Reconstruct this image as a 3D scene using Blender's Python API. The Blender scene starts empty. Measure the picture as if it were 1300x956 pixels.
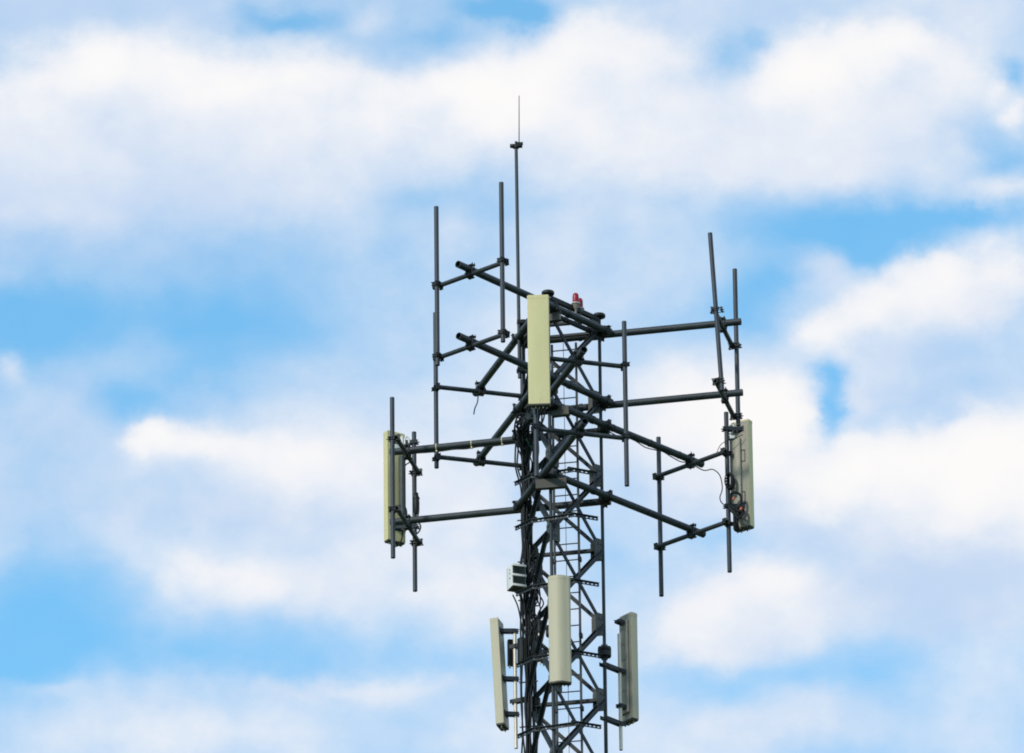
import bpy, math, random
from mathutils import Vector, Matrix, Quaternion

random.seed(7)
R = math.radians
scene = bpy.context.scene
col = scene.collection

# ------------------------------------------------------------------ camera
PX = 80.0                      # picture units per metre at the tower axis
EL = R(23.15)                  # the tower top stands 23 degrees above the camera
DIST = 140.0
CAM_Z = 1.7
ZC = CAM_Z + DIST * math.sin(EL)
VS = PX * math.cos(EL)
P0 = Vector((0, 0, ZC))
CAM_POS = P0 - DIST * Vector((0, math.cos(EL), math.sin(EL)))
F_PX = PX * DIST
cam_data = bpy.data.cameras.new('camera')
cam_data.sensor_fit = 'HORIZONTAL'
cam_data.sensor_width = 36.0
cam_data.lens = 36.0 * F_PX / 1300.0
cam_data.clip_start = 0.5
cam_data.clip_end = 120000.0
cam = bpy.data.objects.new('camera', cam_data)
col.objects.link(cam)
q = (P0 - CAM_POS).to_track_quat('-Z', 'Y')
q = q @ Quaternion((0, 1, 0), math.atan(58.0 / F_PX)) @ Quaternion((0, 0, 1), R(-0.8))
CAM_ROT = q.to_matrix()
cam.matrix_world = Matrix.Translation(CAM_POS) @ CAM_ROT.to_4x4()
scene.camera = cam


def at(px, py, toward=0.0):
    """point of the place on the sight line through a spot of the photograph,
    in the upright plane 'toward' units nearer than the tower axis"""
    d = CAM_ROT @ Vector(((px - 650) / F_PX, (478 - py) / F_PX, -1))
    t = (-toward / PX - CAM_POS.y) / d.y
    return CAM_POS + d * t


# ------------------------------------------------------------------ light
SUN_AZ, SUN_EL = 222.0, 32.0        # compass style: 0 = away from the camera, clockwise
scene.view_settings.view_transform = 'Standard'
scene.view_settings.look = 'None'
scene.view_settings.gamma = 1.0
scene.view_settings.use_curve_mapping = False
scene.view_settings.exposure = 0.0
scene.render.engine = 'CYCLES'
scene.cycles.use_adaptive_sampling = True
scene.cycles.adaptive_threshold = 0.015
scene.cycles.adaptive_min_samples = 8
scene.cycles.filter_width = 1.9
world = bpy.data.worlds.new('World')
scene.world = world
world.use_nodes = True
world.cycles.sampling_method = 'MANUAL'
world.cycles.sample_map_resolution = 256
WT = world.node_tree
WT.nodes.clear()


def wn(kind, **kw):
    n = WT.nodes.new(kind)
    for k, v in kw.items():
        setattr(n, k, v)
    return n


def wl(a, b):
    WT.links.new(a, b)


def wmath(op, a, b=None, c=None, clamp=False):
    n = wn('ShaderNodeMath', operation=op, use_clamp=clamp)
    for i, v in enumerate((a, b, c)):
        if v is None:
            continue
        if isinstance(v, (int, float)):
            n.inputs[i].default_value = v
        else:
            wl(v, n.inputs[i])
    return n.outputs[0]


def wvec(op, a, b=None, c=None):
    n = wn('ShaderNodeVectorMath', operation=op)
    for i, v in enumerate((a, b, c)):
        if v is None:
            continue
        if isinstance(v, (tuple, list)):
            n.inputs[i].default_value = v
        else:
            wl(v, n.inputs[i])
    return n


# clouds: lobes at fixed compass directions (100 units = half a degree):
# x, y, half width, half height, veil density, whiteness[, billow density]
CLOUDS = [
    # upper left bank
    (55, 100, 75, 42, .25, .35, .75), (135, 78, 60, 42, .25, .38, .75), (225, 95, 65, 40, .25, .36, .7), (325, 100, 70, 40, .25, .36, .75),
    (425, 98, 62, 40, .25, .36, .75), (520, 122, 62, 36, .25, .30, .65), (596, 112, 52, 36, .3, .36, .75),
    (160, 175, 240, 70, .75, .02), (420, 160, 190, 50, .5, .15), (250, 245, 190, 50, .42, -.18), (40, 250, 140, 45, .40, -.10),
    (30, 8, 120, 26, .35, -.50), (200, 6, 90, 22, .22, -.35), (360, 24, 55, 20, -.85, 0), (640, 8, 65, 22, -1.0, 0), (675, 20, 40, 14, -.6, 0),
    (465, 22, 34, 16, .35, .10), (560, 46, 55, 18, -.35, -.1), (295, 15, 50, 20, .1, -.2),
    # upper middle
    (690, 88, 55, 40, .3, .40, .8), (765, 62, 62, 48, .3, .42, .9), (838, 85, 50, 50, .3, .22, .6), (640, 140, 60, 45, .4, .34, .6),
    (730, 165, 130, 60, .65, .20), (860, 175, 90, 60, .5, .12), (760, 250, 110, 40, .1, -.05), (905, 22, 80, 24, .30, -.25),
    (925, 78, 30, 36, -.50, -.1), (965, 62, 22, 18, -.45, -.1),
    # upper right
    (1080, 72, 72, 44, .3, .42, .95), (1028, 100, 48, 36, .3, .36, .8), (978, 122, 40, 32, .3, .25, .7), (1140, 72, 58, 40, .3, .34, .8), (1215, 102, 48, 34, .3, .15, .65),
    (1060, 165, 120, 55, .72, .06), (1060, 222, 110, 34, .42, .02), (960, 200, 80, 40, .4, .1), (1190, 170, 70, 50, .3, .05),
    (1255, 28, 60, 32, .55, .0), (1180, 12, 60, 18, .4, -.1), (1000, 14, 60, 18, .25, -.35),
    (1285, 105, 26, 20, -.75, 0), (1262, 185, 36, 30, -.35, 0), (1280, 222, 40, 26, -.55, 0), (1266, 130, 14, 14, .3, .1, .6), (1291, 166, 22, 22, .3, .25, .9),
    # left middle blue
    (440, 345, 140, 80, -.35, -.10), (35, 418, 100, 50, -.95, 0), (20, 375, 110, 34, -.4, -.1), (220, 395, 120, 40, -.62, -.1), (330, 430, 110, 40, -.4, -.1),
    (165, 505, 70, 26, -.72, 0), (240, 330, 140, 40, -.15, -.25), (70, 318, 120, 34, -.1, -.30), (250, 470, 80, 24, -.4, 0),
    (16, 470, 22, 20, .6, .1, .25), (60, 545, 90, 34, .15, -.30), (105, 500, 30, 22, .35, -.25),
    # lower left
    (178, 556, 34, 22, .3, .42, .95), (222, 562, 42, 28, .3, .36, .8), (275, 562, 48, 32, .3, .28, .65), (345, 575, 70, 36, .3, .2, .4),
    (420, 585, 150, 55, .5, .16), (200, 620, 130, 40, .35, .02), (330, 655, 140, 26, .35, -.22), (50, 620, 110, 40, .05, -.2),
    (240, 722, 48, 28, .35, .22, .5), (310, 735, 64, 30, .35, .2, .5), (400, 735, 90, 50, .45, .12), (500, 690, 100, 60, .35, .1),
    (25, 792, 110, 60, -.85, 0), (5, 850, 80, 40, -.6, 0), (190, 818, 140, 42, -.45, 0), (400, 825, 110, 34, -.34, 0), (590, 830, 110, 40, -.35, 0), (110, 740, 70, 30, -.35, 0),
    (430, 872, 170, 14, .45, .1), (50, 868, 60, 12, .35, 0),
    # middle
    (590, 740, 90, 55, .35, .08), (600, 610, 90, 60, .3, .12), (615, 470, 80, 60, .25, .12), (592, 292, 26, 24, .35, .1), (560, 248, 60, 30, -.35, 0),
    (700, 250, 60, 22, -.3, 0), (820, 345, 100, 60, .05, -.05), (690, 340, 60, 50, .2, .05), (900, 300, 70, 40, -.1, 0), (830, 250, 60, 20, -.25, 0),
    (1000, 538, 40, 40, .4, .34, .85), (955, 518, 56, 42, .4, .34, .65), (880, 505, 70, 46, .4, .26, .35), (950, 575, 62, 45, .4, .32, .4),
    (850, 560, 100, 70, .5, .16), (930, 610, 90, 40, .3, .1), (820, 640, 90, 45, .2, -.05), (900, 440, 70, 26, .15, .1), (960, 640, 80, 36, .3, -.1),
    # right blue and the billows under it
    (1000, 290, 120, 38, -.62, 0), (1150, 302, 90, 36, -.85, 0), (1060, 310, 70, 26, -.40, 0), (950, 385, 60, 52, -.62, 0), (1045, 345, 34, 26, .65, -.1), (1105, 335, 26, 20, -.35, 0), (985, 360, 30, 22, -.3, 0),
    (1272, 256, 40, 14, .5, .15, .35), (1235, 288, 50, 14, -.75, 0), (1295, 300, 30, 16, -.4, 0),
    (1045, 432, 42, 26, .35, .36, .95), (1105, 402, 48, 36, .35, .32, .9), (1165, 378, 48, 40, .35, .34, .95), (1212, 362, 38, 32, .35, .34, .9), (1280, 362, 36, 40, .35, .3, .9), (1160, 425, 80, 30, .4, .1, .5), (1250, 412, 55, 40, .4, .12, .6),
    (1150, 470, 120, 22, .35, -.22), (1180, 510, 110, 22, .2, -.42), (1050, 530, 15, 42, -1.0, -.1), (1042, 482, 20, 20, -.75, 0), (1086, 512, 18, 20, .4, .1, .45),
    (1052, 615, 45, 40, .35, .38, .95), (1105, 592, 50, 40, .35, .42, 1.), (1185, 585, 70, 44, .35, .45, 1.), (1265, 575, 58, 48, .35, .42, 1.), (1160, 645, 110, 48, .5, .35, .7), (1270, 660, 80, 56, .55, .32, .6), (1180, 690, 110, 40, .4, .12),
    (1200, 745, 150, 50, .6, -.45), (1030, 680, 70, 30, .15, -.30), (1200, 800, 110, 30, .3, -.15),
    (868, 798, 44, 32, .45, .2, .45), (915, 768, 48, 40, .45, .26, .55), (975, 750, 52, 36, .45, .28, .6), (1040, 770, 70, 40, .3, .05), (950, 805, 120, 46, .5, .1), (900, 830, 80, 30, .3, .05),
    (905, 688, 60, 24, -.35, -.1), (930, 866, 120, 20, -.45, 0), (1110, 845, 120, 34, -.35, -.1), (1250, 850, 80, 30, .1, .1), (780, 830, 60, 50, -.2, 0),
    (250, 925, 160, 36, .35, .2), (620, 930, 120, 40, .2, .1), (1000, 930, 160, 36, .45, .1),
]
SKY_W = 0.15
tc = wn('ShaderNodeTexCoord')
dirv = tc.outputs['Generated']
sky = wn('ShaderNodeTexSky', sky_type='NISHITA', sun_disc=False)
sky.sun_elevation = R(SUN_EL)
sky.sun_rotation = R(SUN_AZ)
sky.altitude = 100.0
sky.air_density = 1.0
sky.dust_density = 0.4
sky.ozone_density = 2.0
sep = wn('ShaderNodeSeparateXYZ')
wl(dirv, sep.inputs[0])
azim = wmath('ARCTAN2', sep.outputs[0], sep.outputs[1])
elev = wmath('ARCSINE', sep.outputs[2])
cosel = wmath('COSINE', elev)
K = F_PX / 100.0
AZ0 = -58.0 / F_PX / math.cos(EL)
su = wmath('MULTIPLY', wmath('MULTIPLY', wmath('SUBTRACT', azim, AZ0), cosel), K)
sv = wmath('MULTIPLY', wmath('SUBTRACT', elev, EL), K)
comb = wn('ShaderNodeCombineXYZ')
wl(su, comb.inputs[0])
wl(sv, comb.inputs[1])


def wnoise(scale, detail, rough, offset=0.0):
    v = wvec('MULTIPLY_ADD', dirv, (1, 1, 1.25), (offset, offset * 1.7, -offset))
    n = wn('ShaderNodeTexNoise', noise_dimensions='3D')
    wl(v.outputs[0], n.inputs['Vector'])
    n.inputs['Scale'].default_value = scale
    n.inputs['Detail'].default_value = detail
    n.inputs['Roughness'].default_value = rough
    return n


warp1 = wnoise(95.0, 2.0, 0.5)
w1 = wvec('SUBTRACT', warp1.outputs['Color'], (.5, .5, .5))
p1 = wvec('MULTIPLY_ADD', w1.outputs[0], (.62, .52, 0), comb.outputs[0])
warp2 = wnoise(260.0, 4.0, 0.6, 3.1)
w2 = wvec('SUBTRACT', warp2.outputs['Color'], (.5, .5, .5))
p2 = wvec('MULTIPLY_ADD', w2.outputs[0], (.38, .32, 0), p1.outputs[0])
P = p2.outputs[0]
acc = None
tip = None
for i, lobe in enumerate(CLOUDS):
    x, y, rx, ry, dn, sh, bl = (lobe + (0.0,))[:7]
    if i % 20 == 19:              # evaluate the lobes in batches
        P = wvec('MULTIPLY_ADD', acc, (1e-9, 1e-9, 0), p2.outputs[0]).outputs[0]
    cx, cy = (x - 650) / 100.0, (478 - y) / 100.0
    sx, sy = 100.0 / rx, 100.0 / ry
    m = wvec('MULTIPLY_ADD', P, (sx, sy, 0), (-cx * sx, -cy * sy, 0))
    d2 = wvec('DOT_PRODUCT', m.outputs[0], m.outputs[0]).outputs['Value']
    g = wmath('POWER', 0.3679, d2)
    a = wn('ShaderNodeVectorMath', operation='MULTIPLY_ADD')
    wl(g, a.inputs[0])
    a.inputs[1].default_value = (dn, sh, bl)
    if acc is None:
        a.inputs[2].default_value = (.42, .33, 0)
    else:
        wl(acc, a.inputs[2])
    acc = a.outputs[0]
    if bl:                        # where in the billow: its crown stays crisp, its foot melts away
        t_ = wn('ShaderNodeVectorMath', operation='MULTIPLY_ADD')
        wl(m.outputs[0], t_.inputs[0])
        wl(g, t_.inputs[1])
        if tip is not None:
            wl(tip, t_.inputs[2])
        tip = t_.outputs[0]
sacc = wn('ShaderNodeSeparateXYZ')
wl(acc, sacc.inputs[0])
big = wnoise(60.0, 2.0, 0.5, 7.7)
fine = wnoise(170.0, 4.0, 0.6, 11.3)
dens = wmath('MULTIPLY_ADD', wmath('SUBTRACT', big.outputs['Fac'], .5), .9, sacc.outputs[0])
dens = wmath('MULTIPLY_ADD', wmath('SUBTRACT', fine.outputs['Fac'], .5), .30, dens)
mr = wn('ShaderNodeMapRange', interpolation_type='SMOOTHSTEP')
wl(dens, mr.inputs['Value'])
mr.inputs['From Min'].default_value = -0.62
mr.inputs['To Min'].default_value = 0.12
mr.inputs['From Max'].default_value = 1.15
alpha = mr.outputs['Result']
shd = wmath('MULTIPLY_ADD', wmath('SUBTRACT', fine.outputs['Fac'], .5), .50, sacc.outputs[1])
shd = wmath('MULTIPLY_ADD', wmath('SUBTRACT', big.outputs['Fac'], .5), .8, shd)
ms = wn('ShaderNodeMapRange', interpolation_type='SMOOTHSTEP')
wl(shd, ms.inputs['Value'])
ms.inputs['From Min'].default_value = -0.2
ms.inputs['From Max'].default_value = 1.05
cmix = wn('ShaderNodeMix', data_type='RGBA')
wl(ms.outputs['Result'], cmix.inputs['Factor'])
cmix.inputs['A'].default_value = (.55 / SKY_W, .69 / SKY_W, .90 / SKY_W, 1)
cmix.inputs['B'].default_value = (.97 / SKY_W, .955 / SKY_W, .955 / SKY_W, 1)
tint = wn('ShaderNodeMix', data_type='RGBA', blend_type='MULTIPLY')
tint.inputs['Factor'].default_value = 1.0
wl(sky.outputs[0], tint.inputs['A'])
tint.inputs['B'].default_value = (.64, 1.48, 1.56, 1)
bil = wmath('MULTIPLY_ADD', wmath('SUBTRACT', fine.outputs['Fac'], .5), .55, sacc.outputs[2])
mb_ = wn('ShaderNodeMapRange', interpolation_type='SMOOTHSTEP')
wl(bil, mb_.inputs['Value'])
mb_.inputs['From Min'].default_value = 0.18
mb_.inputs['From Max'].default_value = 0.90
stip = wn('ShaderNodeSeparateXYZ')
wl(tip, stip.inputs[0])
crown = wmath('DIVIDE', stip.outputs[1], wmath('ADD', sacc.outputs[2], .15))
mc_ = wn('ShaderNodeMapRange', interpolation_type='SMOOTHSTEP')
wl(crown, mc_.inputs['Value'])
mc_.inputs['From Min'].default_value = -0.75
mc_.inputs['From Max'].default_value = 0.30
bal = wmath('MULTIPLY', wmath('MULTIPLY', mb_.outputs['Result'], mc_.outputs['Result']), .90)
ms2 = wn('ShaderNodeMapRange', interpolation_type='SMOOTHSTEP')
wl(shd, ms2.inputs['Value'])
ms2.inputs['From Min'].default_value = -0.45
ms2.inputs['From Max'].default_value = 1.05
bcol = wn('ShaderNodeMix', data_type='RGBA')
wl(ms2.outputs['Result'], bcol.inputs['Factor'])
bcol.inputs['A'].default_value = (.52 / SKY_W, .64 / SKY_W, .86 / SKY_W, 1)
bcol.inputs['B'].default_value = (.98 / SKY_W, .965 / SKY_W, .96 / SKY_W, 1)
smix = wn('ShaderNodeMix', data_type='RGBA')
wl(alpha, smix.inputs['Factor'])
wl(tint.outputs['Result'], smix.inputs['A'])
wl(cmix.outputs['Result'], smix.inputs['B'])
bg = wn('ShaderNodeBackground')
bg.inputs['Strength'].default_value = SKY_W
fmix = wn('ShaderNodeMix', data_type='RGBA')
wl(bal, fmix.inputs['Factor'])
wl(smix.outputs['Result'], fmix.inputs['A'])
wl(bcol.outputs['Result'], fmix.inputs['B'])
wl(fmix.outputs['Result'], bg.inputs['Color'])
wo = wn('ShaderNodeOutputWorld')
wl(bg.outputs[0], wo.inputs['Surface'])

sun_data = bpy.data.lights.new('sun', 'SUN')
sun_data.energy = 2.3
sun_data.angle = R(6)
sun_data.color = (1.0, .93, .80)
sun = bpy.data.objects.new('sun', sun_data)
col.objects.link(sun)
sdir = Vector((math.sin(R(SUN_AZ)) * math.cos(R(SUN_EL)), math.cos(R(SUN_AZ)) * math.cos(R(SUN_EL)), math.sin(R(SUN_EL))))
sun.rotation_euler = sdir.to_track_quat('Z', 'Y').to_euler()
sun.location = P0 + sdir * 40


# ------------------------------------------------------------------ materials
def mat(name, c1, c2=None, scale=6.0, rough=.5, metal=0.0, bump=0.0, spec=.5, stretch=(1, 1, 1), streak=0.0, coat=0.0, c3=None):
    m = bpy.data.materials.new(name)
    m.use_nodes = True
    nt = m.node_tree
    b = nt.nodes['Principled BSDF']
    b.inputs['Roughness'].default_value = rough
    b.inputs['Metallic'].default_value = metal
    b.inputs['Specular IOR Level'].default_value = spec
    b.inputs['Coat Weight'].default_value = coat
    c2 = c2 or c1
    t = nt.nodes.new('ShaderNodeTexCoord')
    mp = nt.nodes.new('ShaderNodeMapping')
    mp.inputs['Scale'].default_value = stretch
    nt.links.new(t.outputs['Object'], mp.inputs[0])
    n = nt.nodes.new('ShaderNodeTexNoise')
    n.inputs['Scale'].default_value = scale
    n.inputs['Detail'].default_value = 5
    n.inputs['Roughness'].default_value = .6
    nt.links.new(mp.outputs[0], n.inputs['Vector'])
    cr = nt.nodes.new('ShaderNodeValToRGB')
    cr.color_ramp.elements[0].position = .32
    cr.color_ramp.elements[0].color = (*c1, 1)
    cr.color_ramp.elements[1].position = .68
    cr.color_ramp.elements[1].color = (*c2, 1)
    nt.links.new(n.outputs['Fac'], cr.inputs[0])
    out = cr.outputs[0]
    if c3:                                   # patches of rust or grime
        n2 = nt.nodes.new('ShaderNodeTexNoise')
        n2.inputs['Scale'].default_value = scale * .45
        n2.inputs['Detail'].default_value = 7
        n2.inputs['Roughness'].default_value = .7
        nt.links.new(mp.outputs[0], n2.inputs['Vector'])
        r2 = nt.nodes.new('ShaderNodeMapRange')
        r2.inputs['From Min'].default_value = .56
        r2.inputs['From Max'].default_value = .70
        nt.links.new(n2.outputs['Fac'], r2.inputs['Value'])
        mx = nt.nodes.new('ShaderNodeMix')
        mx.data_type = 'RGBA'
        nt.links.new(r2.outputs[0], mx.inputs['Factor'])
        nt.links.new(out, mx.inputs['A'])
        mx.inputs['B'].default_value = (*c3, 1)
        out = mx.outputs['Result']
    nt.links.new(out, b.inputs['Base Color'])
    rr = nt.nodes.new('ShaderNodeMapRange')
    rr.inputs['To Min'].default_value = max(.05, rough - .12)
    rr.inputs['To Max'].default_value = min(1, rough + .15)
    nt.links.new(n.outputs['Fac'], rr.inputs['Value'])
    nt.links.new(rr.outputs[0], b.inputs['Roughness'])
    if bump:
        bp = nt.nodes.new('ShaderNodeBump')
        bp.inputs['Strength'].default_value = bump
        bp.inputs['Distance'].default_value = .004
        nt.links.new(n.outputs['Fac'], bp.inputs['Height'])
        nt.links.new(bp.outputs[0], b.inputs['Normal'])
    return m


M = {
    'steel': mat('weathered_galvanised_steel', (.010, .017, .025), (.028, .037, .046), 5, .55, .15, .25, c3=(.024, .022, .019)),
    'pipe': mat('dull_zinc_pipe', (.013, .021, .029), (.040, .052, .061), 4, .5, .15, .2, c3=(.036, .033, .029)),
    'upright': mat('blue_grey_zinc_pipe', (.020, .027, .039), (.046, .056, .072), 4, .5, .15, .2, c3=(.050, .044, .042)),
    'blue': mat('blue_cable_sheath', (.02, .07, .13), (.03, .09, .16), 12, .5),
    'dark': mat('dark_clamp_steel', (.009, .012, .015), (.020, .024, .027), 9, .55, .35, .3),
    'plate': mat('grey_steel_plate', (.050, .050, .046), (.075, .072, .064), 7, .6, .15, .25, c3=(.085, .075, .06)),
    'gusset': mat('pale_zinc_plate', (.058, .066, .064), (.088, .096, .090), 7, .6, .1, .25, c3=(.06, .058, .05)),
    'bright': mat('bright_zinc', (.66, .58, .48), (.76, .67, .56), 8, .35, .25, .1),
    'radome': mat('cream_radome', (.605, .545, .285), (.65, .585, .312), 2.2, .5, 0, .08, c3=(.50, .445, .235), stretch=(3, 3, .6)),
    'radome2': mat('grey_cream_radome', (.465, .425, .305), (.505, .46, .335), 2.2, .55, 0, .08, c3=(.385, .35, .255), stretch=(3, 3, .6)),
    'tray': mat('dull_aluminium_back', (.27, .255, .205), (.32, .305, .25), 4, .5, .1, .1, c3=(.22, .205, .165)),
    'cap': mat('dark_plastic_cap', (.03, .034, .03), (.05, .052, .045), 8, .6),
    'cable': mat('black_cable_sheath', (.007, .009, .012), (.014, .016, .019), 12, .6, spec=.25),
    'teal': mat('green_earth_wire', (.015, .07, .06), (.02, .09, .075), 12, .5),
    'white': mat('white_painted_metal', (.66, .66, .65), (.74, .74, .73), 6, .45, 0, .05, c3=(.56, .55, .52)),
    'red': mat('crimson_lens', (.27, .003, .020), (.33, .005, .027), 3, .35, 0, 0, spec=.4),
    'tag': mat('orange_marker', (.55, .10, .03), (.6, .13, .04), 6, .5),
    'tie': mat('pale_cable_tie', (.62, .55, .33), (.7, .62, .4), 6, .5),
    'vent': mat('dark_green_glass', (.008, .030, .032), (.014, .045, .046), 8, .2),
    'grass': mat('meadow_grass', (.045, .07, .022), (.09, .11, .04), .05, .95, 0, .3, c3=(.11, .10, .05)),
    'concrete': mat('footing_concrete', (.30, .29, .27), (.38, .37, .34), 3, .85, 0, .4),
}


# ------------------------------------------------------------------ mesh helpers
class MB:
    def __init__(self):
        self.v, self.f, self.s = [], [], []

    def add(self, vs, fs, smooth):
        o = len(self.v)
        self.v += [Vector(p) for p in vs]
        for k, f in enumerate(fs):
            self.f.append([i + o for i in f])
            self.s.append(smooth if isinstance(smooth, bool) else smooth[k])
        return self

    def tube(self, p0, p1, r, n=14, r1=None, hollow=False):
        p0, p1 = Vector(p0), Vector(p1)
        r1 = r if r1 is None else r1
        d = (p1 - p0).normalized()
        a = d.orthogonal().normalized()
        b = d.cross(a)
        vs, fs, sm = [], [], []
        for (p, rr) in ((p0, r), (p1, r1)):
            for k in range(n):
                t = 2 * math.pi * k / n
                vs.append(p + (a * math.cos(t) + b * math.sin(t)) * rr)
        for k in range(n):
            fs.append((k, (k + 1) % n, n + (k + 1) % n, n + k))
            sm.append(True)
        if hollow:                           # open pipe mouth with a wall and a dark bore
            w = .82
            for e, (p, rr, sgn) in enumerate(((p0, r, 1), (p1, r1, -1))):
                base = len(vs)
                for dep, ww in ((0, w), (.10, w)):
                    for k in range(n):
                        t = 2 * math.pi * k / n
                        vs.append(p + d * sgn * dep + (a * math.cos(t) + b * math.sin(t)) * rr * ww)
                for k in range(n):
                    k2 = (k + 1) % n
                    o = e * n
                    fs.append((o + k, base + k, base + k2, o + k2) if e == 0 else (o + k, o + k2, base + k2, base + k))
                    sm.append(False)
                    fs.append((base + k, base + n + k, base + n + k2, base + k2) if e == 0 else (base + k, base + k2, base + n + k2, base + n + k))
                    sm.append(True)
                fs.append([base + n + k for k in (range(n - 1, -1, -1) if e == 0 else range(n))])
                sm.append(False)
        else:
            fs.append(list(range(n - 1, -1, -1)))
            sm.append(False)
            fs.append(list(range(n, 2 * n)))
            sm.append(False)
        return self.add(vs, fs, sm)

    def box(self, c, ax, size, bevel=0.0):
        """box at c; ax = three unit axes; size = full lengths"""
        c = Vector(c)
        x, y, z = [Vector(a) for a in ax]
        hx, hy, hz = [s / 2 for s in size]
        if bevel <= 0:
            vs = [c + x * sx * hx + y * sy * hy + z * sz * hz for sz in (-1, 1) for sx, sy in ((-1, -1), (1, -1), (1, 1), (-1, 1))]
            fs = [(3, 2, 1, 0), (4, 5, 6, 7), (0, 1, 5, 4), (1, 2, 6, 5), (2, 3, 7, 6), (3, 0, 4, 7)]
            return self.add(vs, fs, False)
        prof = [(sx * (hx - (bevel if k % 2 == (0 if sx * sy > 0 else 1) else 0)), sy * (hy - (0 if k % 2 == (0 if sx * sy > 0 else 1) else bevel)))
                for (sx, sy) in ((-1, -1), (1, -1), (1, 1), (-1, 1)) for k in (0, 1)]
        prof.sort(key=lambda p: math.atan2(p[1] / hy, p[0] / hx))
        return self.prism(c, (x, y, z), prof, -hz, hz)

    def prism(self, c, ax, prof, z0, z1, smooth=False):
        c = Vector(c)
        x, y, z = [Vector(a) for a in ax]
        n = len(prof)
        vs = [c + x * p[0] + y * p[1] + z * zz for zz in (z0, z1) for p in prof]
        fs = [(k, (k + 1) % n, n + (k + 1) % n, n + k) for k in range(n)]
        sm = [smooth] * n
        fs += [list(range(n - 1, -1, -1)), list(range(n, 2 * n))]
        sm += [False, False]
        return self.add(vs, fs, sm)

    def lathe(self, c, ax, prof, n=20):
        """profile (radius, height) turned about ax[2]"""
        c = Vector(c)
        x, y, z = [Vector(a) for a in ax]
        vs, fs = [], []
        for r, h in prof:
            for k in range(n):
                t = 2 * math.pi * k / n
                vs.append(c + (x * math.cos(t) + y * math.sin(t)) * max(r, 1e-4) + z * h)
        for i in range(len(prof) - 1):
            for k in range(n):
                k2 = (k + 1) % n
                fs.append((i * n + k, i * n + k2, (i + 1) * n + k2, (i + 1) * n + k))
        sm = [True] * len(fs)
        fs += [list(range(n - 1, -1, -1)), list(range((len(prof) - 1) * n, len(prof) * n))]
        sm += [False, False]
        return self.add(vs, fs, sm)

    def hose(self, pts, r, n=7, sub=8):
        pts = [Vector(p) for p in pts]
        P_ = [pts[0] * 2 - pts[1]] + pts + [pts[-1] * 2 - pts[-2]]
        line = []
        for i in range(1, len(P_) - 2):
            a, b, c, d = P_[i - 1:i + 3]
            for k in range(sub):
                t = k / sub
                line.append(.5 * ((2 * b) + (c - a) * t + (2 * a - 5 * b + 4 * c - d) * t * t + (3 * b - a - 3 * c + d) * t ** 3))
        line.append(pts[-1])
        vs, fs = [], []
        prev = None
        for i, p in enumerate(line):
            d = (line[min(i + 1, len(line) - 1)] - line[max(i - 1, 0)]).normalized()
            a = d.orthogonal().normalized() if prev is None else (prev - d * prev.dot(d)).normalized()
            prev = a
            b = d.cross(a)
            for k in range(n):
                t = 2 * math.pi * k / n
                vs.append(p + (a * math.cos(t) + b * math.sin(t)) * r)
        for i in range(len(line) - 1):
            for k in range(n):
                k2 = (k + 1) % n
                fs.append((i * n + k, i * n + k2, (i + 1) * n + k2, (i + 1) * n + k))
        sm = [True] * len(fs)
        fs += [list(range(n - 1, -1, -1)), list(range((len(line) - 1) * n, len(line) * n))]
        sm += [False, False]
        return self.add(vs, fs, sm)

    def angle(self, p0, p1, flat, w=.05, t=.006):
        """L-section steel angle from p0 to p1, one flange in the plane whose normal is 'flat'"""
        p0, p1 = Vector(p0), Vector(p1)
        z = (p1 - p0).normalized()
        y = Vector(flat)
        y = (y - z * y.dot(z)).normalized()
        x = y.cross(z)
        prof = [(-w / 2, 0), (w / 2, 0), (w / 2, t), (-w / 2 + t, t), (-w / 2 + t, w), (-w / 2, w)]
        return self.prism(p0, (x, y, z), prof, 0, (p1 - p0).length)

    def build(self, name, m, parent=None, org=None, kind=None):
        me = bpy.data.meshes.new(name)
        o = Vector(org) if org is not None else Vector((0, 0, 0))
        me.from_pydata([tuple(v - o) for v in self.v], [], self.f)
        me.polygons.foreach_set('use_smooth', self.s)
        me.materials.append(M[m])
        me.update()
        me.set_sharp_from_angle(angle=R(58))
        ob = bpy.data.objects.new(name, me)
        col.objects.link(ob)
        if parent is not None:
            ob.parent = parent
        elif org is not None:
            ob.location = o
        if kind:
            ob['kind'] = kind
        return ob


def thing(name, label, cat, loc, group=None):
    o = bpy.data.objects.new(name, None)
    o.empty_display_size = .2
    col.objects.link(o)
    o.location = loc
    o['label'] = label
    o['category'] = cat
    if group:
        o['group'] = group
    return o


def tag(o, label, cat, group=None):
    o['label'] = label
    o['category'] = cat
    if group:
        o['group'] = group
    return o


def U(deg):                       # plan direction: 0 = right, 90 = towards the camera
    return Vector((math.cos(R(deg)), -math.sin(R(deg)), 0))


def PL(a, b, y):                  # plan spot in picture units right / toward, height from the axis row
    return Vector((a / PX, -b / PX, ZC + (478 - y) / VS))


def ZY(y):
    return ZC + (478 - y) / VS


UP = Vector((0, 0, 1))


# ------------------------------------------------------------------ ground
g = MB()
ringv = [(Vector((math.cos(2 * math.pi * k / 64), math.sin(2 * math.pi * k / 64), 0)) * 40000) for k in range(64)]
g.add(ringv, [list(range(64))], False)
go = g.build('ground', 'grass')
go['kind'] = 'structure'

# ------------------------------------------------------------------ tower
LEG_R = 57.0 / PX
LEG_ANG = {'right': -19.0, 'front': 101.0, 'left': 221.0}
TOP_Y = 396.0
NODES = [413, 506, 599, 692, 785, 878, 971, 1064]
SPLAY_Y = 1064.0
SPLAY = 3.2                       # the mast widens below the part in view


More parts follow.
